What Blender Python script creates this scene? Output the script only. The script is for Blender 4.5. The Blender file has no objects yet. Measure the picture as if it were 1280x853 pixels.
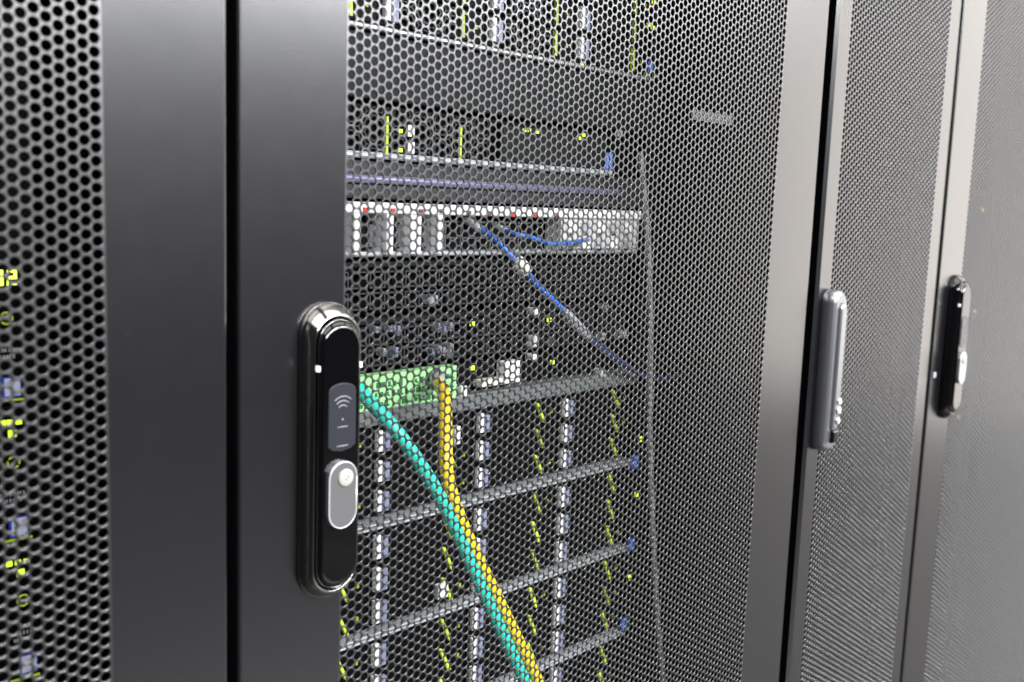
import bpy, math, random
import numpy as np
from mathutils import Matrix, Vector

random.seed(7)
SC = bpy.context.scene
COL = SC.collection
ZC = 1.20                      # height of the lens above the floor; z below is written relative to it

# ------------------------------------------------------------------ camera
F, CX, CY, DIST = 1267.0, 640.0, 426.5, 0.464
CAM = np.array([[0.69769437, -0.07082358, 0.7128861],
                [-0.71551416, -0.11823617, 0.68851993],
                [0.03552548, -0.99045658, -0.13316798]])   # camera axes (right, down, forward) in world terms
cd = bpy.data.cameras.new('camera')
cam = bpy.data.objects.new('camera', cd)
COL.objects.link(cam)
r_, d_, f_ = CAM[:, 0], CAM[:, 1], CAM[:, 2]
cam.matrix_world = Matrix(((r_[0], -d_[0], -f_[0], 0), (r_[1], -d_[1], -f_[1], -DIST),
                           (r_[2], -d_[2], -f_[2], ZC), (0, 0, 0, 1)))
cd.sensor_width = 36
cd.lens = 36 * F / 1280
cd.clip_start, cd.clip_end = 0.02, 100
cd.dof.use_dof = True
cd.dof.focus_distance = 0.74
cd.dof.aperture_fstop = 7.4
SC.camera = cam

# ------------------------------------------------------------------ world, lamps, exposure
w = bpy.data.worlds.new('World')
SC.world = w
w.use_nodes = True
w.node_tree.nodes['Background'].inputs[0].default_value = (0.82, 0.86, 1.0, 1)
w.node_tree.nodes['Background'].inputs[1].default_value = 0.05


def lamp(name, loc, sx, sy, power, colour, rot=(0, 0, 0)):
    l = bpy.data.lights.new(name, 'AREA')
    l.shape = 'RECTANGLE'
    l.size, l.size_y, l.energy, l.color = sx, sy, power, colour
    o = bpy.data.objects.new(name, l)
    o.location = (loc[0], loc[1], loc[2] + ZC)
    o.rotation_euler = rot
    COL.objects.link(o)
    return o


# two rows of ceiling lamps along the aisle in front of the cabinets, and an added light standing in for the bright wall at the aisle end
for k in range(6):
    lamp('ceiling_lamp', (-0.6 + 1.7 * k, -0.65, 1.45), 1.40, 1.10, 28, (1.0, 0.985, 0.97))
for k in range(4):
    lamp('ceiling_lamp', (-0.6 + 1.7 * k, -3.00, 1.36), 1.50, 0.90, (330, 450, 340, 120)[k], (0.97, 0.98, 1.0))
lamp('aisle_end_fill', (6.5, -2.3, 0.20), 3.6, 2.9, 112, (1.0, 0.945, 0.89), (math.radians(90), 0, math.radians(90)))

SC.view_settings.view_transform = 'Standard'
SC.view_settings.look = 'None'
SC.view_settings.exposure = 0.0
SC.view_settings.gamma = 1.0


# ------------------------------------------------------------------ materials
def mat(name, col, rough=0.5, metal=0.0, spec=0.5, bump=0.0, bscale=800, var=0.0, vscale=30, emit=None, estr=0.0, coat=0.0, specks=False, ior=1.5):
    m = bpy.data.materials.new(name)
    m.use_nodes = True
    nt = m.node_tree
    b = nt.nodes['Principled BSDF']
    b.inputs['Base Color'].default_value = (*col, 1)
    b.inputs['Roughness'].default_value = rough
    b.inputs['Metallic'].default_value = metal
    b.inputs['Specular IOR Level'].default_value = spec
    b.inputs['Coat Weight'].default_value = coat
    b.inputs['IOR'].default_value = ior
    if emit:
        b.inputs['Emission Color'].default_value = (*emit, 1)
        b.inputs['Emission Strength'].default_value = estr
    tc = nt.nodes.new('ShaderNodeTexCoord')
    if bump:
        n = nt.nodes.new('ShaderNodeTexNoise')
        n.inputs['Scale'].default_value = bscale
        n.inputs['Detail'].default_value = 3
        bp = nt.nodes.new('ShaderNodeBump')
        bp.inputs['Strength'].default_value = bump
        bp.inputs['Distance'].default_value = 0.0004
        nt.links.new(tc.outputs['Object'], n.inputs['Vector'])
        nt.links.new(n.outputs['Fac'], bp.inputs['Height'])
        nt.links.new(bp.outputs['Normal'], b.inputs['Normal'])
    if specks:
        v = nt.nodes.new('ShaderNodeTexVoronoi')
        v.inputs['Scale'].default_value = 95
        v.inputs['Randomness'].default_value = 1.0
        n3 = nt.nodes.new('ShaderNodeTexNoise')
        n3.inputs['Scale'].default_value = 21
        th = nt.nodes.new('ShaderNodeMapRange')          # speck radius varies from cell to cell, most are none
        th.inputs['From Min'].default_value = 0.50
        th.inputs['From Max'].default_value = 0.80
        th.inputs['To Min'].default_value = 0.0
        th.inputs['To Max'].default_value = 0.11
        lt = nt.nodes.new('ShaderNodeMath'); lt.operation = 'LESS_THAN'
        mx = nt.nodes.new('ShaderNodeMix'); mx.data_type = 'RGBA'
        mx.inputs['A'].default_value = (*col, 1)
        mx.inputs['B'].default_value = (0.035, 0.035, 0.033, 1)
        nt.links.new(tc.outputs['Object'], v.inputs['Vector'])
        nt.links.new(tc.outputs['Object'], n3.inputs['Vector'])
        nt.links.new(n3.outputs['Fac'], th.inputs['Value'])
        nt.links.new(v.outputs['Distance'], lt.inputs[0])
        nt.links.new(th.outputs['Result'], lt.inputs[1])
        nt.links.new(lt.outputs['Value'], mx.inputs['Factor'])
        nt.links.new(mx.outputs['Result'], b.inputs['Base Color'])
    if var:
        n2 = nt.nodes.new('ShaderNodeTexNoise')
        n2.inputs['Scale'].default_value = vscale
        n2.inputs['Detail'].default_value = 6
        mr = nt.nodes.new('ShaderNodeMapRange')
        mr.inputs['From Min'].default_value = 0.3
        mr.inputs['From Max'].default_value = 0.7
        mr.inputs['To Min'].default_value = rough - var
        mr.inputs['To Max'].default_value = rough + var
        nt.links.new(tc.outputs['Object'], n2.inputs['Vector'])
        nt.links.new(n2.outputs['Fac'], mr.inputs['Value'])
        nt.links.new(mr.outputs['Result'], b.inputs['Roughness'])
    return m


M = {
    'paint': mat('charcoal_powder_coat', (0.0022, 0.0022, 0.0032), 0.24, spec=0.66, ior=1.8, bump=0.075, bscale=700, var=0.004, vscale=60, specks=True),
    'mesh': mat('charcoal_mesh_paint', (0.0035, 0.0035, 0.0042), 0.32, spec=0.80, ior=1.8),
    'inner': mat('inner_black', (0.003, 0.003, 0.0035), 0.6, spec=0.2),
    'gasket': mat('black_rubber', (0.008, 0.008, 0.008), 0.8, spec=0.2),
    'black_gloss': mat('black_gloss', (0.0015, 0.0015, 0.0017), 0.07, spec=0.5),
    'chrome': mat('dark_chrome', (0.30, 0.29, 0.27), 0.13, metal=1.0),
    'silver': mat('satin_silver', (0.36, 0.36, 0.37), 0.32, metal=0.9, bump=0.05, bscale=900),
    'grey_metal': mat('grey_metal', (0.25, 0.255, 0.27), 0.30, metal=0.85),
    'key': mat('cream_key_cover', (0.30, 0.295, 0.26), 0.3),
    'sticker': mat('slate_sticker', (0.014, 0.0155, 0.020), 0.35),
    'ink': mat('pale_ink', (0.20, 0.205, 0.22), 0.5),
    'white': mat('white_plastic', (0.80, 0.80, 0.80), 0.4, bump=0.05),
    'lightgrey': mat('light_grey_metal', (0.55, 0.58, 0.60), 0.35, metal=0.4, bump=0.06, bscale=500),
    'edge': mat('bright_edge_metal', (0.75, 0.76, 0.78), 0.25, metal=0.8),
    'drawer': mat('drawer_grey', (0.020, 0.021, 0.025), 0.45, bump=0.06, bscale=600),
    'port_grey': mat('port_frame_grey', (0.045, 0.046, 0.048), 0.35, metal=0.3),
    'offwhite': mat('off_white_plastic', (0.50, 0.50, 0.50), 0.5, bump=0.05),
    'lime_dull': mat('lime_pipe_dull', (0.30, 0.40, 0.03), 0.4, emit=(0.5, 0.7, 0.03), estr=0.05),
    'lime_bright': mat('lime_pipe_bright', (0.5, 0.62, 0.05), 0.4, emit=(0.62, 0.85, 0.05), estr=0.45),
    'strip_grey': mat('grey_paper_strip', (0.13, 0.13, 0.13), 0.6),
    'stud': mat('grey_stud', (0.30, 0.30, 0.31), 0.4),
    'rail_mid': mat('mid_grey_rail', (0.15, 0.165, 0.165), 0.4, metal=0.1, bump=0.06, bscale=500),
    'lilac': mat('lilac_grey_plastic', (0.22, 0.24, 0.36), 0.4),
    'server': mat('server_black', (0.0018, 0.0018, 0.0022), 0.5, spec=0.1, bump=0.1, bscale=700),
    'plate': mat('slate_plate', (0.0065, 0.0078, 0.009), 0.5, spec=0.2, bump=0.06, bscale=600),
    'honey': mat('grille_grey', (0.018, 0.0185, 0.02), 0.4, metal=0.2),
    'lip': mat('lip_lilac_sheen', (0.20, 0.20, 0.34), 0.35, metal=0.2),  # lilac reflection on the lip, painted as base colour
    'green_led': mat('lime_led', (0.35, 0.5, 0.02), 0.4, emit=(0.66, 0.88, 0.05), estr=1.5),
    'lit_digit': mat('lit_digit', (0.5, 0.6, 0.05), 0.4, emit=(0.80, 0.95, 0.10), estr=3.0),
    'lime_pipe': mat('lime_light_pipe', (0.45, 0.6, 0.04), 0.4, emit=(0.55, 0.75, 0.03), estr=0.16),
    'dim_led': mat('dim_led', (0.2, 0.26, 0.02), 0.4, emit=(0.35, 0.42, 0.01), estr=0.25),
    'red_led': mat('red_led', (0.5, 0.03, 0.02), 0.4, emit=(0.9, 0.06, 0.03), estr=0.12),
    'dim_red': mat('unlit_red_led', (0.16, 0.05, 0.045), 0.35),
    'amber_led': mat('amber_led', (0.6, 0.3, 0.02), 0.4, emit=(1.0, 0.5, 0.02), estr=0.6),
    'white_led': mat('white_led', (0.8, 0.8, 0.85), 0.4, emit=(0.9, 0.93, 1.0), estr=0.6),
    'blue': mat('badge_blue', (0.03, 0.07, 0.45), 0.4),
    'blue_pale': mat('badge_pale_blue', (0.14, 0.24, 0.62), 0.4),
    'badge_white': mat('badge_white', (0.62, 0.66, 0.80), 0.4),
    'green_label': mat('green_label', (0.32, 0.68, 0.28), 0.5),
    'green_ink': mat('green_ink', (0.015, 0.16, 0.035), 0.5),
    'cream': mat('cream_plastic', (0.74, 0.71, 0.62), 0.45),
    'teal': mat('teal_cable', (0.035, 0.62, 0.47), 0.35),
    'yellow': mat('yellow_cable', (0.88, 0.60, 0.02), 0.35),
    'blue_cable': mat('blue_cable', (0.035, 0.13, 0.50), 0.35),
    'navy_cable': mat('navy_cable', (0.035, 0.045, 0.13), 0.4),
    'grey_cable': mat('grey_cable', (0.20, 0.205, 0.22), 0.4),
    'clear': mat('clear_plastic', (0.30, 0.31, 0.34), 0.2),
    'floor': mat('vinyl_floor', (0.012, 0.0115, 0.011), 0.38, spec=0.65, var=0.08, vscale=5),
}


# ------------------------------------------------------------------ mesh helpers
def at(px, py, s=0.0):
    """the point of the photograph's ray (px, py) on the plane s metres behind the door sheet"""
    r = CAM @ np.array([(px - CX) / F, (py - CY) / F, 1.0])
    t = (DIST + s) / r[1]
    return (r[0] * t, s, r[2] * t)


class MB:
    def __init__(self):
        self.v, self.f, self.sm = [], [], []

    def add(self, vs, fs, smooth=False):
        n = len(self.v)
        self.v += [tuple(p) for p in vs]
        self.f += [tuple(i + n for i in q) for q in fs]
        self.sm += [smooth] * len(fs)
        return self

    def loft(self, rings, cap0=True, cap1=True, smooth=False):
        k = len(rings[0])
        vs = [p for r in rings for p in r]
        fs = [(a * k + i, a * k + (i + 1) % k, (a + 1) * k + (i + 1) % k, (a + 1) * k + i)
              for a in range(len(rings) - 1) for i in range(k)]
        self.add(vs, fs, smooth)
        n = len(self.v) - len(vs)
        if cap0:
            self.f.append(tuple(n + i for i in reversed(range(k)))); self.sm.append(False)
        if cap1:
            self.f.append(tuple(n + (len(rings) - 1) * k + i for i in range(k))); self.sm.append(False)
        return self

    def box(self, x0, x1, y0, y1, z0, z1, c=0.0):
        """box with its front (low y) edges chamfered by c"""
        def ring(y, i):
            return [(x0 + i, y, z0 + i), (x1 - i, y, z0 + i), (x1 - i, y, z1 - i), (x0 + i, y, z1 - i)]
        rings = [ring(y1, 0), ring(y0 + c, 0)]
        if c:
            rings.append(ring(y0, c))
        return self.loft([list(reversed(r)) for r in rings])

    def prism(self, pts, y0, y1, c=0.0):
        """outline (x, z) given a thickness from y1 (back) to y0 (front)"""
        cx = sum(p[0] for p in pts) / len(pts); cz = sum(p[1] for p in pts) / len(pts)
        def ring(y, i):
            out = []
            for x, z in pts:
                L = math.hypot(x - cx, z - cz) or 1
                out.append((x - (x - cx) / L * i, y, z - (z - cz) / L * i))
            return list(reversed(out))
        rings = [ring(y1, 0), ring(y0 + c, 0)] + ([ring(y0, c)] if c else [])
        return self.loft(rings)

    def tube(self, pts, r, n=12):
        pts = [Vector(p) for p in pts]
        rings = []
        up = Vector((0, 1, 0))
        for i, p in enumerate(pts):
            t = (pts[min(i + 1, len(pts) - 1)] - pts[max(i - 1, 0)]).normalized()
            a = t.cross(up)
            if a.length < 1e-4:
                a = t.cross(Vector((1, 0, 0)))
            a.normalize(); b = t.cross(a)
            rr = r[i] if isinstance(r, (list, tuple)) else r
            rings.append([tuple(p + rr * (math.cos(2 * math.pi * k / n) * a + math.sin(2 * math.pi * k / n) * b)) for k in range(n)])
        return self.loft(rings, smooth=True)

    def build(self, name, m, parent=None, origin=None):
        """links ONE mesh object; coordinates are world ones (z from the lens), stored relative to origin"""
        o0 = Vector(origin) if origin else Vector((0, 0, 0))
        me = bpy.data.meshes.new(name)
        me.from_pydata([tuple(Vector(p) - o0) for p in self.v], [], self.f)
        me.polygons.foreach_set('use_smooth', self.sm)
        me.materials.append(m if not isinstance(m, str) else M[m])
        me.update()
        o = bpy.data.objects.new(name, me)
        COL.objects.link(o)
        place(o, o0, parent)
        return o


WORLD = {}


def place(o, loc, parent):
    loc = Vector(loc)
    WORLD[o.name] = loc
    if parent is None:
        o.location = (loc.x, loc.y, loc.z + ZC)
    else:
        o.parent = parent
        o.location = loc - WORLD[parent.name]


def thing(name, label, cat, loc, group=None):
    o = bpy.data.objects.new(name, None)
    o.empty_display_size = 0.05
    COL.objects.link(o)
    place(o, loc, None)
    o['label'] = label; o['category'] = cat
    if group:
        o['group'] = group
    return o


def tag(o, label, cat, group=None):
    o['label'] = label; o['category'] = cat
    if group:
        o['group'] = group
    return o


RL = random.Random(21)


def copy_tree(o, parent, loc=None):
    c = o.copy()
    COL.objects.link(c)
    c.parent = parent
    if loc is not None:
        c.location = loc
    if o.name.startswith(('light_pipe', 'status_light')) and o.material_slots:
        # lights of the copied drives are not all equally bright
        c.material_slots[0].link = 'OBJECT'
        pool = ('lime_pipe', 'lime_pipe', 'lime_bright', 'lime_dull') if o.name.startswith('light') else ('dim_led', 'dim_led', 'lime_dull', 'server')
        c.material_slots[0].material = M[RL.choice(pool)]
    for ch in o.children:
        copy_tree(ch, c)
    return c


def smooth_path(pts, n=10):
    """Catmull-Rom through the points"""
    P = [np.array(p, float) for p in pts]
    P = [2 * P[0] - P[1]] + P + [2 * P[-1] - P[-2]]
    out = []
    for i in range(1, len(P) - 2):
        for k in range(n):
            t = k / n
            a, b, c, d = P[i - 1], P[i], P[i + 1], P[i + 2]
            out.append(tuple(0.5 * (2 * b + (c - a) * t + (2 * a - 5 * b + 4 * c - d) * t * t + (3 * b - a - 3 * c + d) * t ** 3)))
    out.append(tuple(P[-2]))
    return out


def stadium(cx, cz, w, h, y, n=14):
    r = w / 2
    pts = []
    for k in range(n + 1):
        a = math.pi * k / n
        pts.append((cx + r * math.cos(a), y, cz + h / 2 - r + r * math.sin(a)))
    for k in range(n + 1):
        a = math.pi + math.pi * k / n
        pts.append((cx + r * math.cos(a), y, cz - h / 2 + r + r * math.sin(a)))
    return pts


# ------------------------------------------------------------------ perforated sheet
PITCH = 0.00607
DX = PITCH * math.sqrt(3) / 2


def perforated(name, x0, cols, z0, z1, parent, origin, fine):
    """staggered round holes with rolled lips punched through a sheet: real geometry, one hexagonal cell per hole"""
    rows = int(round((z1 - z0) / PITCH))
    p = PITCH
    ang = np.arange(12) * math.pi / 6
    rings = [(0.458 * p, 0.0), (0.408 * p, 0.00040), (0.400 * p, 0.0011)] if fine == 2 else [(0.455 * p, 0.0), (0.432 * p, 0.00024), (0.427 * p, 0.0009)] if fine else [(0.455 * p, 0.0), (0.438 * p, 0.0006)]
    cv = []
    for k in range(6):
        cv.append((p / math.sqrt(3) * math.cos(k * math.pi / 3), 0, p / math.sqrt(3) * math.sin(k * math.pi / 3)))
    for r, y in rings:
        cv += [(r * math.cos(a), y, r * math.sin(a)) for a in ang]
    cv = np.array(cv)
    tri = []
    for k in range(6):
        h0, h1 = k, (k + 1) % 6
        c0, c1, c2 = 6 + 2 * k, 6 + 2 * k + 1, 6 + (2 * k + 2) % 12
        tri += [(h0, c0, c1), (h0, c1, h1), (h1, c1, c2)]
    nflat = len(tri)
    for g in range(len(rings) - 1):
        b0, b1 = 6 + 12 * g, 6 + 12 * (g + 1)
        for k in range(12):
            a, b = k, (k + 1) % 12
            tri += [(b0 + a, b1 + a, b1 + b), (b0 + a, b1 + b, b0 + b)]
    tri = np.array(tri)[:, ::-1]
    ci, ri = np.meshgrid(np.arange(cols), np.arange(rows), indexing='ij')
    cx = x0 + ci.ravel() * DX
    cz = z0 + (ri.ravel() + 0.5 * (ci.ravel() % 2)) * p
    cen = np.stack([cx, np.zeros_like(cx), cz], 1)
    V = (cen[:, None, :] + cv[None]).reshape(-1, 3)
    T = (tri[None] + (np.arange(len(cen)) * len(cv))[:, None, None]).reshape(-1, 3)
    sm = np.tile(np.arange(len(tri)) >= nflat, len(cen))
    # straight margins beside the first and the last column
    ev, ef = [], []
    for side, c in ((-1, 0), (1, cols - 1)):
        X = x0 + c * DX
        off = 0.5 * p if c % 2 else 0.0
        for r in range(rows):
            zc = z0 + r * p + off
            a = p / math.sqrt(3)
            e = X + side * a * 1.0
            i = len(ev)
            ev += [(X + side * a / 2, 0, zc - p / 2), (X + side * a, 0, zc), (X + side * a / 2, 0, zc + p / 2),
                   (e, 0, zc + p / 2), (e, 0, zc - p / 2)]
            q = [(i, i + 4, i + 1), (i + 1, i + 3, i + 2)]
            ef += [t if side > 0 else t[::-1] for t in q]
    ev = np.array(ev); ef = np.array(ef) + len(V)
    V = np.concatenate([V, ev]); T = np.concatenate([T, ef]); sm = np.concatenate([sm, np.zeros(len(ef), bool)])
    V = V - np.array(origin)
    me = bpy.data.meshes.new(name)
    me.vertices.add(len(V)); me.vertices.foreach_set('co', V.ravel().astype(np.float32))
    me.loops.add(T.size); me.loops.foreach_set('vertex_index', T.ravel().astype(np.int32))
    me.polygons.add(len(T))
    me.polygons.foreach_set('loop_start', (np.arange(len(T)) * 3).astype(np.int32))
    me.polygons.foreach_set('loop_total', np.full(len(T), 3, np.int32))
    me.polygons.foreach_set('use_smooth', sm)
    me.update(calc_edges=True)
    me.validate()
    me.materials.append(M['mesh'])
    o = bpy.data.objects.new(name, me)
    COL.objects.link(o)
    place(o, origin, parent)
    a = p / math.sqrt(3)
    zlo = z0 - p / 2; zhi = z0 + rows * p - p / 2
    return x0 - a, x0 + (cols - 1) * DX + a, zlo, zhi + p / 2


# ------------------------------------------------------------------ floor
ZB, ZT = -1.20, 0.82            # foot and top of the cabinets, from the lens
fl = MB().add([(-6, -4, ZB), (14, -4, ZB), (14, 3, ZB), (-6, 3, ZB)], [(0, 1, 2, 3)]).build('floor', 'floor')
fl['kind'] = 'structure'


# ------------------------------------------------------------------ cabinets
def cabinet(label, xl, xr, hx0, cols, z0, z1, fine, chamfer=0.0):
    org = ((xl + xr) / 2, 0.0, ZB)
    t = thing('server_cabinet', label, 'server cabinet', org, 'server cabinets standing in one row')
    a, b, zl, zh = perforated('perforated_panel', hx0, cols, z0, z1, t, org, fine)
    fr = MB()

    def stile(outer, inner, side):
        # folded sheet: front face, rounded outer edge, return to the back
        R = 0.0022
        o = outer + side * chamfer
        prof = [(inner, 0.0), (o - side * -R, 0.0)]
        if chamfer:
            prof = [(inner, 0.0), (o, 0.0), (outer, 0.0016), (outer + side * 0.004, 0.0050), (outer + side * 0.006, 0.030)]
        else:
            prof = [(inner, 0.0)]
            for k in range(6):
                q = math.pi / 2 * k / 5
                prof.append((outer + side * (R - R * math.sin(q)), R - R * math.cos(q)))
            prof.append((outer, 0.030))
        th = 0.0014
        back = [(outer + side * ((0.006 if chamfer else 0) + th), 0.030), (outer + side * max(th, chamfer + th + (0.004 if chamfer else 0)), 0.006 if chamfer else th), (inner, th)]
        pf = prof + back
        ring0 = [(x, y, ZB + 0.06) for x, y in pf]; ring1 = [(x, y, ZT - 0.03) for x, y in pf]
        if side < 0:
            ring0.reverse(); ring1.reverse()
        fr.loft([ring1, ring0], smooth=False)
    stile(xl, a, 1)
    stile(xr, b, -1)
    fr.box(a, b, 0.0, 0.0014, ZB + 0.06, zl)
    fr.box(a, b, 0.0, 0.0014, zh, ZT - 0.03)
    fr.build('door_frame', 'paint', t, org)
    # body: sides, back, roof, base
    bd = MB()
    y0, y1, th = 0.036, 0.95, 0.002
    L, Rr = xl - 0.002, xr + 0.002
    bd.box(L, L + th, y0, y1, ZB + 0.03, ZT)
    bd.box(Rr - th, Rr, y0, y1, ZB + 0.03, ZT)
    bd.box(L + th, Rr - th, y1 - th, y1, ZB + 0.03, ZT)
    bd.box(L + th, Rr - th, y0, y1 - th, ZT - th, ZT)
    bd.box(L + th, Rr - th, y0, y1 - th, ZB + 0.03, ZB + 0.03 + th)
    # front flanges beside the door opening
    bd.box(L + th, L + 0.022, y0, y0 + th, ZB + 0.04, ZT - 0.01)
    bd.box(Rr - 0.022, Rr - th, y0, y0 + th, ZB + 0.04, ZT - 0.01)
    bd.build('cabinet_body', 'inner', t, org)
    gs = MB()
    gs.box(L + 0.004, L + 0.016, 0.0305, y0, ZB + 0.06, ZT - 0.03)
    gs.box(Rr - 0.016, Rr - 0.004, 0.0305, y0, ZB + 0.06, ZT - 0.03)
    gs.build('door_gasket', 'gasket', t, org)
    pl = MB().box(L + 0.01, Rr - 0.01, 0.02, y1 - 0.02, ZB, ZB + 0.03)
    pl.build('plinth', 'inner', t, org)
    return t, org


def rails(t, org, cx, s):
    for side in (-1, 1):
        x0 = cx + side * 0.2235; x1 = cx + side * 0.248
        m = MB().box(min(x0, x1), max(x0, x1), s + 0.004, s + 0.006, ZB + 0.05, ZT - 0.02)
        m.box(min(x1, x1 - side * 0.002), max(x1, x1 - side * 0.002), s + 0.006, s + 0.05, ZB + 0.05, ZT - 0.02)
        m.build('mounting_rail', 'inner', t, org)


G_SWING = None


def swing_handle(t, cx, zt, zb, wd, bezel='chrome', keyed=True):
    """electronic swing handle: chamfered chrome bezel, black lever, reader sticker, lock plate, two small lamps"""
    org = (cx, 0, (zt + zb) / 2)
    cz, h = (zt + zb) / 2, zt - zb
    b = MB()
    rings = [stadium(cx, cz, wd, h, -0.0004), stadium(cx, cz, wd - 0.0004, h - 0.0004, -0.0030), stadium(cx, cz, wd - 0.0014, h - 0.0016, -0.0048),
             stadium(cx, cz, wd - 0.0062, h - 0.0110, -0.0105), stadium(cx, cz, wd - 0.0072, h - 0.0128, -0.0111),
             stadium(cx, cz, wd - 0.0082, h - 0.0142, -0.0110), stadium(cx, cz, wd - 0.0086, h - 0.0148, -0.0040)]
    b.loft([list(reversed(r)) for r in rings], cap0=True, cap1=True, smooth=True)
    bez = b.build('handle', bezel, t, org)
    lw, lh = wd - 0.0104, h - 0.0180
    l = MB()
    rings = [stadium(cx, cz, lw, lh, -0.0045), stadium(cx, cz, lw, lh, -0.0112), stadium(cx, cz, lw - 0.0008, lh - 0.0010, -0.0128),
             stadium(cx, cz, lw - 0.0030, lh - 0.0050, -0.0146), stadium(cx, cz, lw - 0.0045, lh - 0.0090, -0.0150)]
    l.loft([list(reversed(r)) for r in rings], smooth=True)
    l.build('lever', 'black_gloss', bez, org)
    # thin chrome edge round the lever
    e = MB()
    path = stadium(cx, cz, lw + 0.0002, lh + 0.0002, -0.0118)
    path.append(path[0])
    e.tube(path, 0.00032, 6)
    e.build('chrome_edge', 'chrome', bez, org)
    if keyed:
        zs0, zs1 = zb + 0.0900, zb + 0.1265
        st = MB()
        xs0, xs1 = cx - 0.0093, cx + 0.0093
        pts = [(xs0, zs0 + 0.002), (xs0 + 0.003, zs0), (cx, zs0 - 0.0012), (xs1 - 0.003, zs0), (xs1, zs0 + 0.002), (xs1, zs1 - 0.004)]
        pts += [(cx + 0.0093 * math.cos(a), zs1 - 0.004 + 0.0048 * math.sin(a)) for a in [math.pi * k / 8 for k in range(1, 8)]]
        pts.append((xs0, zs1 - 0.004))
        st.prism(pts, -0.0156, -0.0148, 0.0003)
        stk = st.build('reader_sticker', 'sticker', bez, org)
        ik = MB()
        y = -0.01575
        zc = zs1 - 0.0165
        for rr, half in ((0.0095, 40), (0.0070, 42), (0.0045, 44), (0.0100, 0)):
            if not half:
                continue
            ik.tube([(cx + rr * 0.92 * math.sin(math.radians(q)), y, zc + 0.0005 + rr * math.cos(math.radians(q))) for q in range(-half, half + 1, 8)], 0.00030, 6)
        ik.tube([(cx - 0.0035, y, zc - 0.0072), (cx + 0.0035, y, zc - 0.0072)], 0.00028, 6)
        ik.tube([(cx - 0.0038, y, zs0 + 0.0020), (cx + 0.0038, y, zs0 + 0.0020)], 0.00028, 6)
        ik.loft([[(cx + 0.0006 * math.cos(k), y - 0.0001 * j, zc + 0.0005 - 0.0035 + 0.0006 * math.sin(k)) for k in np.linspace(6.28, 0, 8, endpoint=False)] for j in (0, 1)])
        ik.build('reader_symbol', 'ink', bez, org)
        # lock plate and key cover
        lz = zb + 0.0645
        lk = MB()
        rings = [stadium(cx - 0.0008, lz, 0.0192, 0.0385, -0.0148), stadium(cx - 0.0008, lz, 0.0192, 0.0385, -0.0176), stadium(cx - 0.0008, lz, 0.0178, 0.0371, -0.0184)]
        lk.loft([list(reversed(r)) for r in rings])
        lk.build('lock_plate', 'silver', bez, org)
        rim = MB()
        path = stadium(cx - 0.0008, lz, 0.0185, 0.0378, -0.0181); path.append(path[0])
        rim.tube(path, 0.0004, 6)
        rim.build('lock_rim', 'lightgrey', bez, org)
        kc = MB()
        kx, kz = cx + 0.0006, lz + 0.0098
        kc.loft([[(kx + r * math.cos(k), y, kz + r * math.sin(k)) for k in np.linspace(2 * math.pi, 0, 20, endpoint=False)]
                 for r, y in ((0.0050, -0.0183), (0.0050, -0.0190), (0.0044, -0.0195), (0.0018, -0.0196))], smooth=True)
        kc.build('key_cover', 'key', bez, org)
        ks = MB()
        ks.tube([(kx - 0.0012, -0.01965, kz + 0.0002), (kx - 0.0004, -0.01965, kz - 0.0010), (kx + 0.0010, -0.01965, kz - 0.0006), (kx + 0.0012, -0.01965, kz + 0.0010), (kx + 0.0002, -0.01965, kz + 0.0014)], 0.00028, 6)
        ks.build('keyhole_mark', 'grey_metal', bez, org)
        for sx in (-1, 1):
            n = MB().box(cx + sx * (wd / 2 - 0.0046) - 0.0008, cx + sx * (wd / 2 - 0.0046) + 0.0008, -0.0134, -0.0105, zt - 0.0365, zt - 0.0335, 0.0003)
            n.build('indicator_light', 'white_led', bez, org)
    return bez


ROWLAB = [
    'leftmost cabinet at the left photo edge, charcoal mesh door cut off by the frame',
    'large central cabinet with perforated charcoal door and black keyed handle, servers visible behind the mesh',
    'narrow cabinet with slim grey handle between the large central cabinet and the rightmost one',
    'rightmost cabinet with black handle, cut off by the right photo edge',
]
# 0 left
t0, o0 = cabinet(ROWLAB[0], -0.334, 0.2700, 0.2033 - 87 * DX, 88, -0.33, 0.15, 2)
# 1 centre
t1, o1 = cabinet(ROWLAB[1], 0.2762, 0.8805, 0.3461, 88, -0.60, 0.32, True)
# 2 narrow
t2, o2 = cabinet(ROWLAB[2], 0.8962, 1.1865, 0.9270, 44, -0.72, 0.36, False, chamfer=0.0056)
# 3 right
t3, o3 = cabinet(ROWLAB[3], 1.1905, 1.7950, 1.2610, 88, -0.90, 0.42, False)
S1, S0 = 0.135, 0.125
rails(t0, o0, -0.032 + 0.006, S0)
rails(t1, o1, 0.578, S1)
rails(t3, o3, 1.493, S1)

swing_handle(t1, 0.3315, -0.0570, -0.2280, 0.0375)
swing_handle(t3, 1.2410, -0.0640, -0.2390, 0.0370, 'black_gloss')
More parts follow.
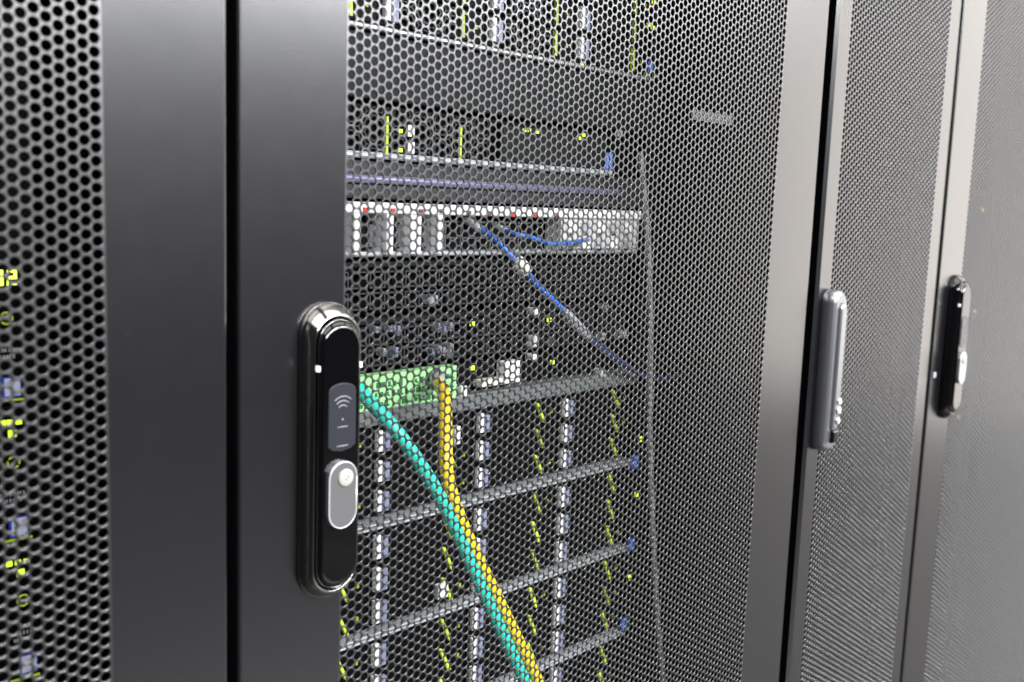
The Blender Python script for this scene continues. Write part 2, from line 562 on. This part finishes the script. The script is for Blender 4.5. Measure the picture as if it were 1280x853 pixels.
# slim grey handle of the narrow cabinet
hz0, hz1, hx = -0.2300, -0.0700, 0.9215
b = MB()
rings = [stadium(hx, (hz0 + hz1) / 2, 0.026, hz1 - hz0, y) for y in (-0.0004, -0.008)] + \
        [stadium(hx, (hz0 + hz1) / 2, 0.024, hz1 - hz0 - 0.003, -0.0118), stadium(hx, (hz0 + hz1) / 2, 0.019, hz1 - hz0 - 0.009, -0.0142)]
b.loft([list(reversed(r)) for r in rings], smooth=True)
hb = b.build('handle', 'grey_metal', t2, (hx, 0, -0.15))
b = MB()
rings = [stadium(hx + 0.002, -0.146, 0.013, 0.128, -0.0140), stadium(hx + 0.002, -0.146, 0.012, 0.126, -0.0162), stadium(hx + 0.002, -0.146, 0.009, 0.120, -0.0172)]
b.loft([list(reversed(r)) for r in rings], smooth=True)
b.build('lever', 'grey_metal', hb, (hx, 0, -0.15))
for zz, rr in ((-0.1790, 0.0045), (-0.1880, 0.0050), (-0.1985, 0.0042)):
    b = MB()
    b.loft([[(hx + 0.004 + r * math.cos(k), y, zz + r * math.sin(k)) for k in np.linspace(2 * math.pi, 0, 14, endpoint=False)]
            for r, y in ((rr * 0.8, -0.0174), (rr * 0.8, -0.0186), (rr * 0.6, -0.0192))], smooth=True)
    b.build('lock_button', 'edge', hb, (hx, 0, -0.15))
b = MB().box(hx - 0.003, hx + 0.007, -0.0182, -0.0140, -0.2200, -0.2085, 0.001)
b.build('lock_recess', 'black_gloss', hb, (hx, 0, -0.15))
# small white button beside the right handle and a paper strip behind the central door
x, y, z = at(1167, 469, 0)
b = MB().box(x - 0.003, x + 0.003, -0.002, -0.0003, z - 0.0032, z + 0.0032, 0.0006)
b.build('door_stud', 'stud', t2, (x, 0, z))
x0, _, z0 = at(862, 146, 0.004); x1, _, z1 = at(913, 147, 0.004)
b = MB().box(x0, x1, 0.0022, 0.0026, z0 - 0.0020, z1 + 0.0014)
st = b.build('label_strip', 'strip_grey', t1, (x0, 0.002, z0))


# ------------------------------------------------------------------ equipment in the central cabinet
RX0, RX1 = 0.358, 0.7965        # chassis edges
EX0, EX1 = 0.337, 0.8190        # ears


def badge(parent, org, px, py, s, w_, h_, pr='blue_pale'):
    x, _, z = at(px, py, s)
    b = MB().box(x - w_ / 2, x + w_ / 2, s - 0.0010, s, z - h_ / 2, z + h_ / 2)
    b.build('badge', 'blue', parent, org)
    b = MB().box(x - w_ * 0.38, x + w_ * 0.42, s - 0.0014, s - 0.0009, z - h_ * 0.40, z + h_ * 0.43)
    b.build('badge_print', pr, parent, org)


def light(parent, org, px, py, s, w_, h_, m='green_led', name='indicator_light', tilt=0.0):
    x, _, z = at(px, py, s)
    y0, y1 = s - 0.0012, s + 0.0005
    b = MB().prism([(x - w_ / 2 + tilt / 2, z - h_ / 2), (x + w_ / 2 + tilt / 2, z - h_ / 2), (x + w_ / 2 - tilt / 2, z + h_ / 2), (x - w_ / 2 - tilt / 2, z + h_ / 2)][::1], y0, y1)
    return b.build(name, m, parent, org)


def honeycomb(x0, x1, z0, z1, y, p=0.0062, wall=0.0007):
    m = MB()
    a = p / math.sqrt(3)
    c = 0
    x = x0 + a
    while x < x1 - a:
        zz = z0 + p / 2 + (p / 2 if c % 2 else 0)
        while zz < z1 - p / 2:
            R = [(x + a * math.cos(k * math.pi / 3), zz + a * math.sin(k * math.pi / 3)) for k in range(6)]
            r = [(x + (a - wall) * math.cos(k * math.pi / 3), zz + (a - wall) * math.sin(k * math.pi / 3)) for k in range(6)]
            vs = [(q[0], y, q[1]) for q in R] + [(q[0], y, q[1]) for q in r] + [(q[0], y + 0.003, q[1]) for q in r]
            fs = [(k, 6 + k, 6 + (k + 1) % 6, (k + 1) % 6) for k in range(6)] + [(6 + k, 12 + k, 12 + (k + 1) % 6, 6 + (k + 1) % 6) for k in range(6)]
            m.add(vs, fs)
            zz += p
        x += 1.5 * a
        c += 1
    return m


def make_drive(x0, z0, w_, h_, s, parent, slant, grille):
    """hot-swap drive carrier: face, white latch, lilac lever, slanted light pipe, status light"""
    org = (x0, s, z0)
    b = MB().box(x0, x0 + w_, s + 0.004, s + 0.05, z0, z0 + h_, 0.0008)
    d = b.build('drive', 'server', parent, org)
    MB().box(x0 + 0.0032, x0 + 0.0086, s + 0.0005, s + 0.004, z0 + 0.0036, z0 + h_ - 0.0026, 0.0003).build('latch', 'white', d, org)
    MB().box(x0 + 0.0094, x0 + 0.0162, s + 0.0005, s + 0.004, z0 + 0.0030, z0 + h_ - 0.0048, 0.0005).build('latch_lever', 'lilac', d, org)
    lx = x0 + 0.0815
    tl = 0.0105 if slant else 0.0008
    MB().prism([(lx + tl / 2 - 0.0014, z0 + 0.002), (lx + tl / 2 + 0.0014, z0 + 0.002), (lx - tl / 2 + 0.0014, z0 + h_ - 0.002), (lx - tl / 2 - 0.0014, z0 + h_ - 0.002)],
               s + 0.0015, s + 0.0045).build('light_pipe', 'lime_pipe', d, org)
    MB().box(lx + 0.0135, lx + 0.0158, s + 0.0020, s + 0.0042, z0 + h_ * 0.42, z0 + h_ * 0.42 + 0.0030).build('status_light', 'dim_led', d, org)
    if grille:
        honeycomb(x0 + 0.018, x0 + 0.076, z0 + 0.001, z0 + h_ - 0.001, s + 0.0012).build('honeycomb_grille', 'honey', d, org)
    return d


drive_plain = drive_grille = None


def storage_server(label, ztop, rail_h, slant, grille, rail_mat):
    global drive_plain, drive_grille
    zb = ztop - 0.0885
    org = ((RX0 + RX1) / 2, S1, zb)
    t = thing('storage_server', label, 'server', org, 'storage servers in the central cabinet')
    MB().box(RX0, RX1, S1 + 0.050, S1 + 0.60, zb + 0.0005, ztop - 0.0005).build('chassis', 'server', t, org)
    r = MB()
    zr = ztop - 0.0008
    if rail_h > 0.009:
        r.box(RX0 - 0.004, RX1 + 0.002, S1 - 0.004, S1 + 0.05, zr - rail_h, zr, 0.0015)
    else:
        r.box(RX0 - 0.004, RX1 + 0.002, S1 - 0.002, S1 + 0.05, zr - 0.0017, zr, 0.0006)
        r.box(RX0 - 0.004, RX1 + 0.002, S1 - 0.002, S1 + 0.05, zr - rail_h, zr - 0.0033, 0.0006)
    r.build('top_rail', rail_mat, t, org)
    # ears
    for nm, a, b_ in (('mounting_ear', EX0, RX0 - 0.005), ('mounting_ear', RX1 + 0.003, EX1)):
        MB().box(a, b_, S1 - 0.001, S1 + 0.003, zb + 0.0008, ztop - 0.0012, 0.0015).build(nm, 'server', t, org)
    hh = (0.0885 - rail_h - 0.004) / 3
    for c in range(4):
        for k in range(3):
            x0 = 0.3645 + 0.1083 * c + 0.0005
            z0 = zb + 0.0012 + k * hh
            src = drive_grille if grille else drive_plain
            if src is None or abs(src[1] - hh) > 1e-5:
                d = make_drive(x0, z0, 0.1070, hh - 0.0012, S1, t, slant, grille)
                if grille:
                    drive_grille = (d, hh)
                else:
                    drive_plain = (d, hh)
            else:
                copy_tree(src[0], t, Vector((x0, S1, z0)) - Vector(org))
    return t, org


# top of the picture: server seen from just under its lower edge
ta, oa = storage_server('topmost storage server behind the central mesh, upright lime light strips and honeycomb grilles', 0.2135, 0.0075, False, True, 'edge')
MB().box(RX0 - 0.004, RX1 + 0.002, S1 - 0.003, S1 + 0.05, 0.1205, 0.1242, 0.001).build('lower_edge', 'edge', ta, oa)
badge(ta, oa, 812, 84, S1 - 0.001, 0.008, 0.011)
for px_, py_, m_ in ((817, 3, 'green_led'), (812, 8, 'red_led'), (811, 31, 'green_led'), (816, 35, 'green_led'), (728, 82, 'green_led'), (807, 93, 'dim_led'), (818, 95, 'dim_led')):
    light(ta, oa, px_, py_, S1 - 0.001, 0.004, 0.003, m_)

# blank slate panel under it
bp = MB().box(EX0, EX1, S1 + 0.003, S1 + 0.006, 0.0725, 0.1195, 0.001)
bp = bp.build('blanking_panel', 'plate', None, (0.578, S1, 0.078))
tag(bp, 'plain slate blanking panel under the topmost storage server', 'panel')

# 1U server
zt, zb = 0.0700, 0.0322
ob = (0.578, S1, zb)
tb = thing('rack_server', 'thin rack server with two upright lime strips, above the drawer with the painted lilac sheen', 'server', ob)
MB().box(RX0, RX1, S1 + 0.012, S1 + 0.60, zb, zt).build('chassis', 'server', tb, ob)
honeycomb(RX0, 0.5900, zb + 0.002, zt - 0.001, S1 + 0.004, 0.0060, 0.0007).build('honeycomb_grille', 'honey', tb, ob)
MB().box(0.6020, 0.7380, S1 + 0.002, S1 + 0.012, zb + 0.003, zt - 0.004, 0.0015).build('face_plate', 'plate', tb, ob)
MB().box(RX0 - 0.004, 0.7420, S1 - 0.004, S1 + 0.03, zb - 0.0024, zb + 0.0022, 0.0012).build('lower_edge', 'lightgrey', tb, ob)
for px_, py_, hgt in ((483, 169, 0.027), (575, 178, 0.026)):
    light(tb, ob, px_, py_, S1 + 0.003, 0.0020, hgt, 'lime_pipe', 'light_pipe')
for px_, py_ in ((500, 164), (500, 188), (655, 163), (661, 163), (671, 165), (729, 169), (725, 173)):
    light(tb, ob, px_, py_, S1 + 0.002, 0.0030, 0.0028)
for px_, py_ in ((513, 164), (513, 185)):
    light(tb, ob, px_, py_, S1 + 0.002, 0.0062, 0.0085, 'white', 'paper_label_or_glint')
light(tb, ob, 774, 167, S1 + 0.002, 0.007, 0.006, 'clear', 'paper_label_or_glint')  # pale piece painted in for a white glint, not paper
badge(tb, ob, 760, 202, S1 + 0.002, 0.011, 0.016)

# drawer with a lip; its lilac reflection is put into the colour
oc = (0.578, S1, 0.0)
tc_ = thing('console_drawer', 'slate drawer front with a horizontal lip, its lilac reflection painted in, above the white switch', 'drawer', oc)
MB().box(EX0, EX1 - 0.02, S1 + 0.001, S1 + 0.40, 0.0010, 0.0290, 0.0015).build('drawer_front', 'drawer', tc_, oc)
b = MB()
b.tube([(EX0 + 0.004, S1 - 0.001, 0.0148), (0.7600, S1 - 0.001, 0.0148)], 0.0030, 10)
b.build('lip', 'lip', tc_, oc)

# white switch
zt, zb = -0.0012, -0.0425
od = (0.578, S1, zb)
td = thing('white_switch', 'white rack switch with red lights under its top strip, blue cables plugged in', 'switch', od)
MB().box(RX0, 0.7890, S1 + 0.020, S1 + 0.45, zb + 0.0004, zt - 0.0004).build('chassis', 'server', td, od)
MB().box(RX0 - 0.010, 0.7890, S1 - 0.004, S1 + 0.020, zt - 0.0086, zt - 0.0006, 0.001).build('top_strip', 'white', td, od)
MB().box(RX0 - 0.010, 0.7890, S1 + 0.000, S1 + 0.020, zb + 0.0006, zb + 0.0042, 0.001).build('bottom_strip', 'lightgrey', td, od)
for px_ in (441, 482, 510, 517, 545):
    x, _, _ = at(px_, 290, S1)
    MB().box(x - 0.0032, x + 0.0032, S1 - 0.006, S1 + 0.020, zb + 0.0025, zt - 0.0090, 0.0008).build('fin', 'white', td, od)
for px_ in (463, 499, 531):
    x, _, _ = at(px_, 290, S1)
    MB().box(x - 0.0085, x + 0.0075, S1 + 0.006, S1 + 0.018, zb + 0.0060, zt - 0.0150, 0.001).build('module', 'server', td, od)
    MB().box(x + 0.0015, x + 0.0065, S1 + 0.003, S1 + 0.006, zb + 0.0075, zb + 0.0245, 0.0005).build('module_handle', 'grey_metal', td, od)
for k, (px_, py_) in enumerate(((457, 263), (491, 264), (526, 265), (552, 265), (586, 267), (611, 269), (640, 270), (668, 271), (695, 272))):
    light(td, od, px_, py_ - 1, S1 - 0.0046, 0.0036, 0.0028, 'red_led' if k in (0, 1, 6, 7) else 'dim_red')
# port cages in the middle
for k in range(7):
    x = 0.5450 + k * 0.0168
    for zz in (-0.0245, -0.0375):
        fr = MB()
        fr.box(x, x + 0.0150, S1 + 0.006, S1 + 0.020, zz + 0.0088, zz + 0.0100)
        fr.box(x, x + 0.0014, S1 + 0.006, S1 + 0.020, zz, zz + 0.0088)
        fr.build('port', 'grey_metal', td, od)
# right block of white ports
x0 = at(690, 290, S1)[0]
blk = MB().box(x0 + 0.0110, 0.7890, S1 - 0.002, S1 + 0.018, zb + 0.0046, zt - 0.0092, 0.0015).build('port_block', 'offwhite', td, od)
for k in range(5):
    x = x0 + 0.016 + k * 0.0200
    for j, zz in enumerate((-0.0225, -0.0372)):
        MB().box(x, x + 0.0125, S1 - 0.0034, S1 - 0.0024, zz, zz + 0.0088, 0.0003).build('port_cover', 'lightgrey' if (k + j) % 2 else 'white', blk, od)
        MB().box(x + 0.003, x + 0.0090, S1 - 0.0040, S1 - 0.0036, zz - 0.0022, zz - 0.0009).build('port_print', 'plate', blk, od)


# two dark port switches
def port_switch(label, ztop, seed):
    zb = ztop - 0.0425
    org = (0.578, S1, zb)
    rnd = random.Random(seed)
    t = thing('network_switch', label, 'switch', org, 'dark network switches below the white switch')
    MB().box(RX0 - 0.006, RX1, S1 + 0.016, S1 + 0.40, zb + 0.0004, ztop - 0.0004).build('chassis', 'server', t, org)
    MB().box(EX0, EX1, S1 + 0.010, S1 + 0.016, ztop - 0.0060, ztop - 0.0008, 0.001).build('top_bezel', 'plate', t, org)
    first = None
    for k in range(24):
        x = 0.3660 + k * 0.0172 + (0.004 if k >= 12 else 0)
        for j, zz in enumerate((zb + 0.0215, zb + 0.0055)):
            if first is None:
                b = MB()
                b.box(x, x + 0.0150, S1 + 0.004, S1 + 0.016, zz + 0.0118, zz + 0.0130)
                b.box(x, x + 0.0150, S1 + 0.004, S1 + 0.016, zz, zz + 0.0012)
                b.box(x, x + 0.0012, S1 + 0.004, S1 + 0.016, zz + 0.0012, zz + 0.0118)
                b.box(x + 0.0138, x + 0.0150, S1 + 0.004, S1 + 0.016, zz + 0.0012, zz + 0.0118)
                first = b.build('port', 'port_grey', t, (x, S1, zz))
            else:
                copy_tree(first, t, Vector((x, S1, zz)) - Vector(org))
            if rnd.random() < 0.10:
                MB().box(x + 0.0030, x + 0.0120, S1 - 0.003, S1 + 0.012, zz + 0.0020, zz + 0.0075 + rnd.random() * 0.002, 0.0015).build('plug', rnd.choice(['clear', 'grey_metal', 'plate', 'plate']), t, org)
    return t, org


te, oe = port_switch('upper dark port switch, directly beneath the white switch', -0.0450, 3)
tf, of_ = port_switch('lower dark port switch, directly above the green label', -0.0885, 5)
for px_, py_, t_, o_ in ((590, 405, te, oe), (590, 460, tf, of_), (686, 400, te, oe), (690, 453, tf, of_)):
    light(t_, o_, px_, py_, S1 + 0.002, 0.0040, 0.0036)
for px_, py_, w_, h_, m_, t_, o_ in ((671, 390, .005, .006, 'white', te, oe), (671, 427, .006, .010, 'white', tf, of_), (670, 447, .006, .005, 'white', tf, of_),
                                     (641, 463, .019, .015, 'white', tf, of_), (755, 468, .006, .009, 'white', tf, of_), (760, 384, .006, .006, 'clear', te, oe),
                                     (755, 421, .007, .009, 'clear', tf, of_),
                                     (474, 413, .007, .006, 'clear', tf, of_), (492, 412, .008, .005, 'clear', tf, of_), (500, 414, .004, .010, 'lilac', tf, of_),
                                     (482, 441, .004, .008, 'clear', tf, of_), (497, 441, .004, .010, 'lilac', tf, of_),
                                     (551, 410, .004, .010, 'clear', tf, of_), (558, 413, .004, .008, 'lilac', tf, of_), (566, 409, .005, .009, 'clear', tf, of_),
                                     (543, 441, .004, .008, 'lilac', tf, of_), (551, 437, .005, .008, 'clear', tf, of_), (557, 440, .004, .009, 'clear', tf, of_), (566, 435, .005, .009, 'clear', tf, of_)):
    x, _, z = at(px_, py_, S1 - 0.004)
    if m_ != 'white':
        w_, h_ = w_ * 0.7, h_ * 0.75
    MB().box(x - w_ / 2, x + w_ / 2, S1 - 0.004, S1 + 0.006, z - h_ / 2, z + h_ / 2, 0.001).build('plug' if m_ != 'white' else 'paper_label_or_glint', m_, t_, o_)

# shallow unit with the green label
zt, zb = -0.1315, -0.1540
og = (0.578, S1, zb)
tg = thing('distribution_unit', 'shallow dark unit carrying the big green label, above the light grey rail', 'rack unit', og)
MB().box(RX0 - 0.006, RX1, S1 + 0.008, S1 + 0.30, zb + 0.0006, zt - 0.0004).build('chassis', 'server', tg, og)
gx0 = 0.4250; gx1 = at(568, 480, S1)[0]
zg = at(520, 464, S1)[2]
gl = MB().box(gx0, gx1, S1 - 0.003, S1 + 0.008, -0.1600, -0.1310, 0.0008).build('green_label', 'green_label', tg, og)
gp = MB()
rnd = random.Random(11)
for row, zz in enumerate((-0.1388, -0.1462, -0.1535)):
    x = gx0 + 0.004
    while x < gx1 - 0.006:
        w_ = rnd.choice((0.0024, 0.0034, 0.0046))
        if rnd.random() < 0.78:
            h_ = rnd.choice((0.0030, 0.0042, 0.0050))
            gp.box(x, x + w_, S1 - 0.0034, S1 - 0.0031, zz - h_ / 2, zz + h_ / 2)
            if rnd.random() < 0.5:
                gp.box(x + w_, x + w_ + 0.0014, S1 - 0.0034, S1 - 0.0031, zz - 0.0020, zz - 0.0008)
        x += w_ + rnd.choice((0.0014, 0.0022, 0.0030))
gp = gp.build('label_print', 'green_ink', gl, og)
xa = at(600, 483, S1)[0]; xb = at(649, 478, S1)[0]
MB().box(xa, xb, S1 - 0.002, S1 + 0.010, -0.1525, -0.1468, 0.001).build('cream_strip', 'cream', tg, og)
MB().box(at(575, 470, S1)[0], at(582, 470, S1)[0], S1 - 0.003, S1 + 0.010, at(575, 497, S1)[2], at(575, 483, S1)[2], 0.001).build('paper_label_or_glint', 'white', tg, og)

# three storage servers below
LAB = ['storage server under the wide light grey rail, uppermost of the lower three',
       'middle storage server of the lower three, teal and yellow cables crossing in front',
       'third storage server below the wide light grey rail, blue badge at its lower right',
       'lowest storage server, its top just entering at the bottom edge of the photo']
for k in range(4):
    t_, o_ = storage_server(LAB[k], -0.1560 - 0.0892 * k - (0.0 if k == 0 else 0.002), 0.0130 if k == 0 else 0.0050, True, False, 'rail_mid' if k == 0 else 'lightgrey')
    if k == 3:
        continue
    bx, by = ((793, 578), (788, 681), (779, 780))[k]
    badge(t_, o_, bx, by, S1 - 0.001, 0.0120, 0.0140)
    if k < 2:
        lx_, lz_, lw_, lh_ = ((573, 545, 0.006, 0.015), (555, 740, 0.011, 0.012))[k]
        X_, _, Z_ = at(lx_, lz_, S1 - 0.002)
        MB().box(X_ - lw_ / 2, X_ + lw_ / 2, S1 - 0.002, S1 + 0.006, Z_ - lh_ / 2, Z_ + lh_ / 2, 0.001).build('paper_label_or_glint', 'white', t_, o_)
    light(t_, o_, *((800, 549), (795, 618), (786, 722))[k], S1 - 0.001, 0.0045, 0.0050)

# ------------------------------------------------------------------ cables
def cable(label, name, pts, r, m, plug=None):
    path = smooth_path(pts, 10)
    o = MB().tube(path, r, 14).build(name, m, None, pts[0])
    tag(o, label, 'cable')
    if plug:
        p0, p1 = Vector(pts[0]), Vector(pts[1])
        d = (p0 - p1).normalized()
        MB().tube([tuple(p0 - d * 0.004), tuple(p0 + d * 0.002), tuple(p0 + d * 0.014)], [r * 1.1, r * 1.35, r * 1.35], 10).build('plug', plug, o, pts[0])
    return o


def P(px, py, s):
    return at(px, py, s)


cable('teal cable running diagonally down from behind the handle', 'teal_cable',
      [P(425, 462, 0.100), P(462, 502, 0.075), P(500, 545, 0.055), P(550, 622, 0.045), P(601, 733, 0.042), P(659, 858, 0.042), P(720, 985, 0.05)], 0.0048, 'teal')
cable('yellow cable dropping from the green label, beside the teal one', 'yellow_cable',
      [P(548, 478, 0.118), P(556, 500, 0.085), P(557, 545, 0.065), P(560, 600, 0.055), P(583, 668, 0.050), P(626, 757, 0.048), P(674, 856, 0.048), P(735, 985, 0.055)], 0.0050, 'yellow', 'clear')
bc = cable('blue cable with a white tag, from the white switch diagonally down to the right', 'blue_cable',
           [P(598, 285, 0.125), P(618, 298, 0.110), P(640, 322, 0.100), P(672, 356, 0.095), P(702, 386, 0.095), P(722, 407, 0.097)], 0.0026, 'blue_cable', 'clear')
q0, q1 = Vector(P(645, 325, 0.098)), Vector(P(660, 341, 0.096))
MB().tube([tuple(q0), tuple(q0.lerp(q1, 0.1)), tuple(q0.lerp(q1, 0.9)), tuple(q1)], [0.003, 0.0056, 0.0056, 0.003], 10).build('tag', 'cream', bc, P(598, 285, 0.125))
q0, q1 = Vector(P(705, 389, 0.094)), Vector(P(736, 422, 0.098))
MB().tube([tuple(q0), tuple(q0.lerp(q1, 0.1)), tuple(q0.lerp(q1, 0.9)), tuple(q1)], [0.003, 0.0042, 0.0042, 0.003], 10).build('sleeve', 'clear', bc, P(598, 285, 0.125))
tl = MB().tube(smooth_path([P(720, 405, 0.097), P(737, 424, 0.100), P(775, 452, 0.110), P(806, 470, 0.122), P(835, 473, 0.130), P(868, 460, 0.140), P(905, 430, 0.20), P(930, 420, 0.30)], 10), 0.0026, 12)
tl.build('cable_tail', 'navy_cable', bc, P(598, 285, 0.125))
cable('short blue cable curving right along the white switch ports', 'blue_cable',
      [P(630, 287, 0.125), P(645, 293, 0.112), P(664, 297, 0.108), P(690, 305, 0.110), P(715, 303, 0.115), P(735, 300, 0.124)], 0.0020, 'blue_cable', 'clear')
cable('thin grey cable hanging down along the right inside of the central cabinet', 'grey_cable',
      [P(800, 190, 0.110), P(804, 228, 0.108), P(810, 300, 0.105), P(813, 420, 0.100), P(812, 520, 0.098), P(815, 640, 0.096), P(821, 760, 0.095), P(829, 850, 0.095), P(840, 960, 0.095)], 0.0027, 'grey_cable')

# ------------------------------------------------------------------ servers in the left cabinet
LL = ['server showing the lit number 02 at the left photo edge', 'middle server behind the left mesh, three lime lights above its blue badge', 'lowest server behind the left mesh, blue badge at the bottom left corner']


def ear_server(label, ztop, zbot):
    org = (-0.026, S0, zbot)
    t = thing('rack_server', label, 'server', org, 'servers in the left cabinet')
    MB().box(-0.245, 0.1935, S0 + 0.010, S0 + 0.60, zbot + 0.0005, ztop - 0.0005).build('chassis', 'server', t, org)
    for c in range(4):
        for k in range(3):
            hh = (ztop - zbot - 0.004) / 3
            x0 = -0.243 + 0.109 * c
            MB().box(x0, x0 + 0.107, S0 + 0.001, S0 + 0.010, zbot + 0.002 + k * hh, zbot + 0.002 + (k + 1) * hh - 0.0015, 0.001).build('drive', 'server', t, org)
    MB().box(0.1960, 0.2280, S0 - 0.001, S0 + 0.003, zbot + 0.0008, ztop - 0.0008, 0.002).build('mounting_ear', 'server', t, org)
    return t, org


def ring(parent, org, px, py, s):
    x, _, z = at(px, py, s)
    m = MB()
    for a0, a1 in ((40, 140), (-20, 20), (160, 200), (220, 320)):
        m.tube([(x + 0.0032 * math.cos(math.radians(q)), s - 0.0012, z + 0.0032 * math.sin(math.radians(q))) for q in np.linspace(a0, a1, 7)], 0.0006, 6)
    m.build('power_symbol', 'lime_pipe', parent, org)


def print_marks(parent, org, px, py, s):
    x, _, z = at(px, py, s)
    m = MB()
    rnd = random.Random(px * 7 + py)
    for j, zz in enumerate((z + 0.0015, z - 0.0022)):
        xx = x - 0.008 + 0.002 * j
        while xx < x + 0.008 - 0.004 * j:
            m.box(xx, xx + 0.0010, s - 0.0013, s - 0.0010, zz - 0.0010, zz + 0.0010)
            xx += rnd.choice((0.0014, 0.0019))
    m.build('printed_marks', 'lightgrey', parent, org)


zs = [at(6, 322, S0)[2], at(18, 510, S0)[2], at(22, 684, S0)[2], at(40, 858, S0)[2]]
sv = [ear_server(LL[k], zs[k], zs[k + 1] + 0.001) for k in range(3)]
SE = S0 - 0.001
# lit number
seg = MB()
def digit(x, z, w_, h_, on):
    t_ = w_ * 0.27
    S_ = {'a': (x, x + w_, z + h_ - t_, z + h_), 'd': (x, x + w_, z, z + t_), 'g': (x, x + w_, z + h_ / 2 - t_ / 2, z + h_ / 2 + t_ / 2),
          'f': (x, x + t_, z + h_ / 2, z + h_), 'b': (x + w_ - t_, x + w_, z + h_ / 2, z + h_), 'e': (x, x + t_, z, z + h_ / 2), 'c': (x + w_ - t_, x + w_, z, z + h_ / 2)}
    for k, c in enumerate(on):
        a_ = S_[c]
        seg.box(a_[0], a_[1], SE - 0.0014 - 0.0001 * k, SE - 0.0011, a_[2], a_[3])
x, _, z = at(14, 347, SE)
digit(x - 0.0028, z - 0.0042, 0.0052, 0.0084, 'abged')
digit(x - 0.0100, z - 0.0042, 0.0052, 0.0084, 'abcdef')
seg.build('lit_number', 'lit_digit', sv[0][0], sv[0][1])
ring(*sv[0], 7, 398, SE)
print_marks(*sv[0], 8, 441, SE)
for k, (bp_, ln) in enumerate((((14, 484), (15, 500)), ((23, 658), (21, 674)), ((35, 829), (31, 847)))):
    t_, o_ = sv[k]
    badge(t_, o_, *bp_, SE, 0.0105, 0.0120, 'badge_white')
    light(t_, o_, *ln, SE, 0.0165, 0.0011, 'lime_pipe', 'light_pipe')
for k, pts in ((1, ((3, 529), (12, 528), (23, 527))), (2, ((11, 705), (22, 703), (33, 701)))):
    for p_ in pts:
        light(*sv[k], *p_, SE, 0.0031, 0.0028)
light(*sv[1], 15, 542, SE, 0.0042, 0.0040)
light(*sv[2], 25, 716, SE, 0.0042, 0.0040)
ring(*sv[1], 16, 578, SE); ring(*sv[2], 28, 750, SE)
print_marks(*sv[1], 17, 620, SE); print_marks(*sv[2], 30, 793, SE)

# ------------------------------------------------------------------ equipment in the right cabinet
oR = (1.493, S1, -0.30)
tR = thing('rack_server', 'dark server with faint lime lights behind the rightmost mesh door', 'server', oR)
MB().box(1.273, 1.713, S1, S1 + 0.60, -0.30, 0.05, 0.002).build('chassis', 'server', tR, oR)
for px_, py_, m_ in ((1228, 262, 'dim_led'), (1218, 390, 'dim_led'), (1216, 397, 'dim_red'), (1198, 521, 'dim_led')):
    light(tR, oR, px_, py_, S1 - 0.001, 0.007, 0.006, m_)
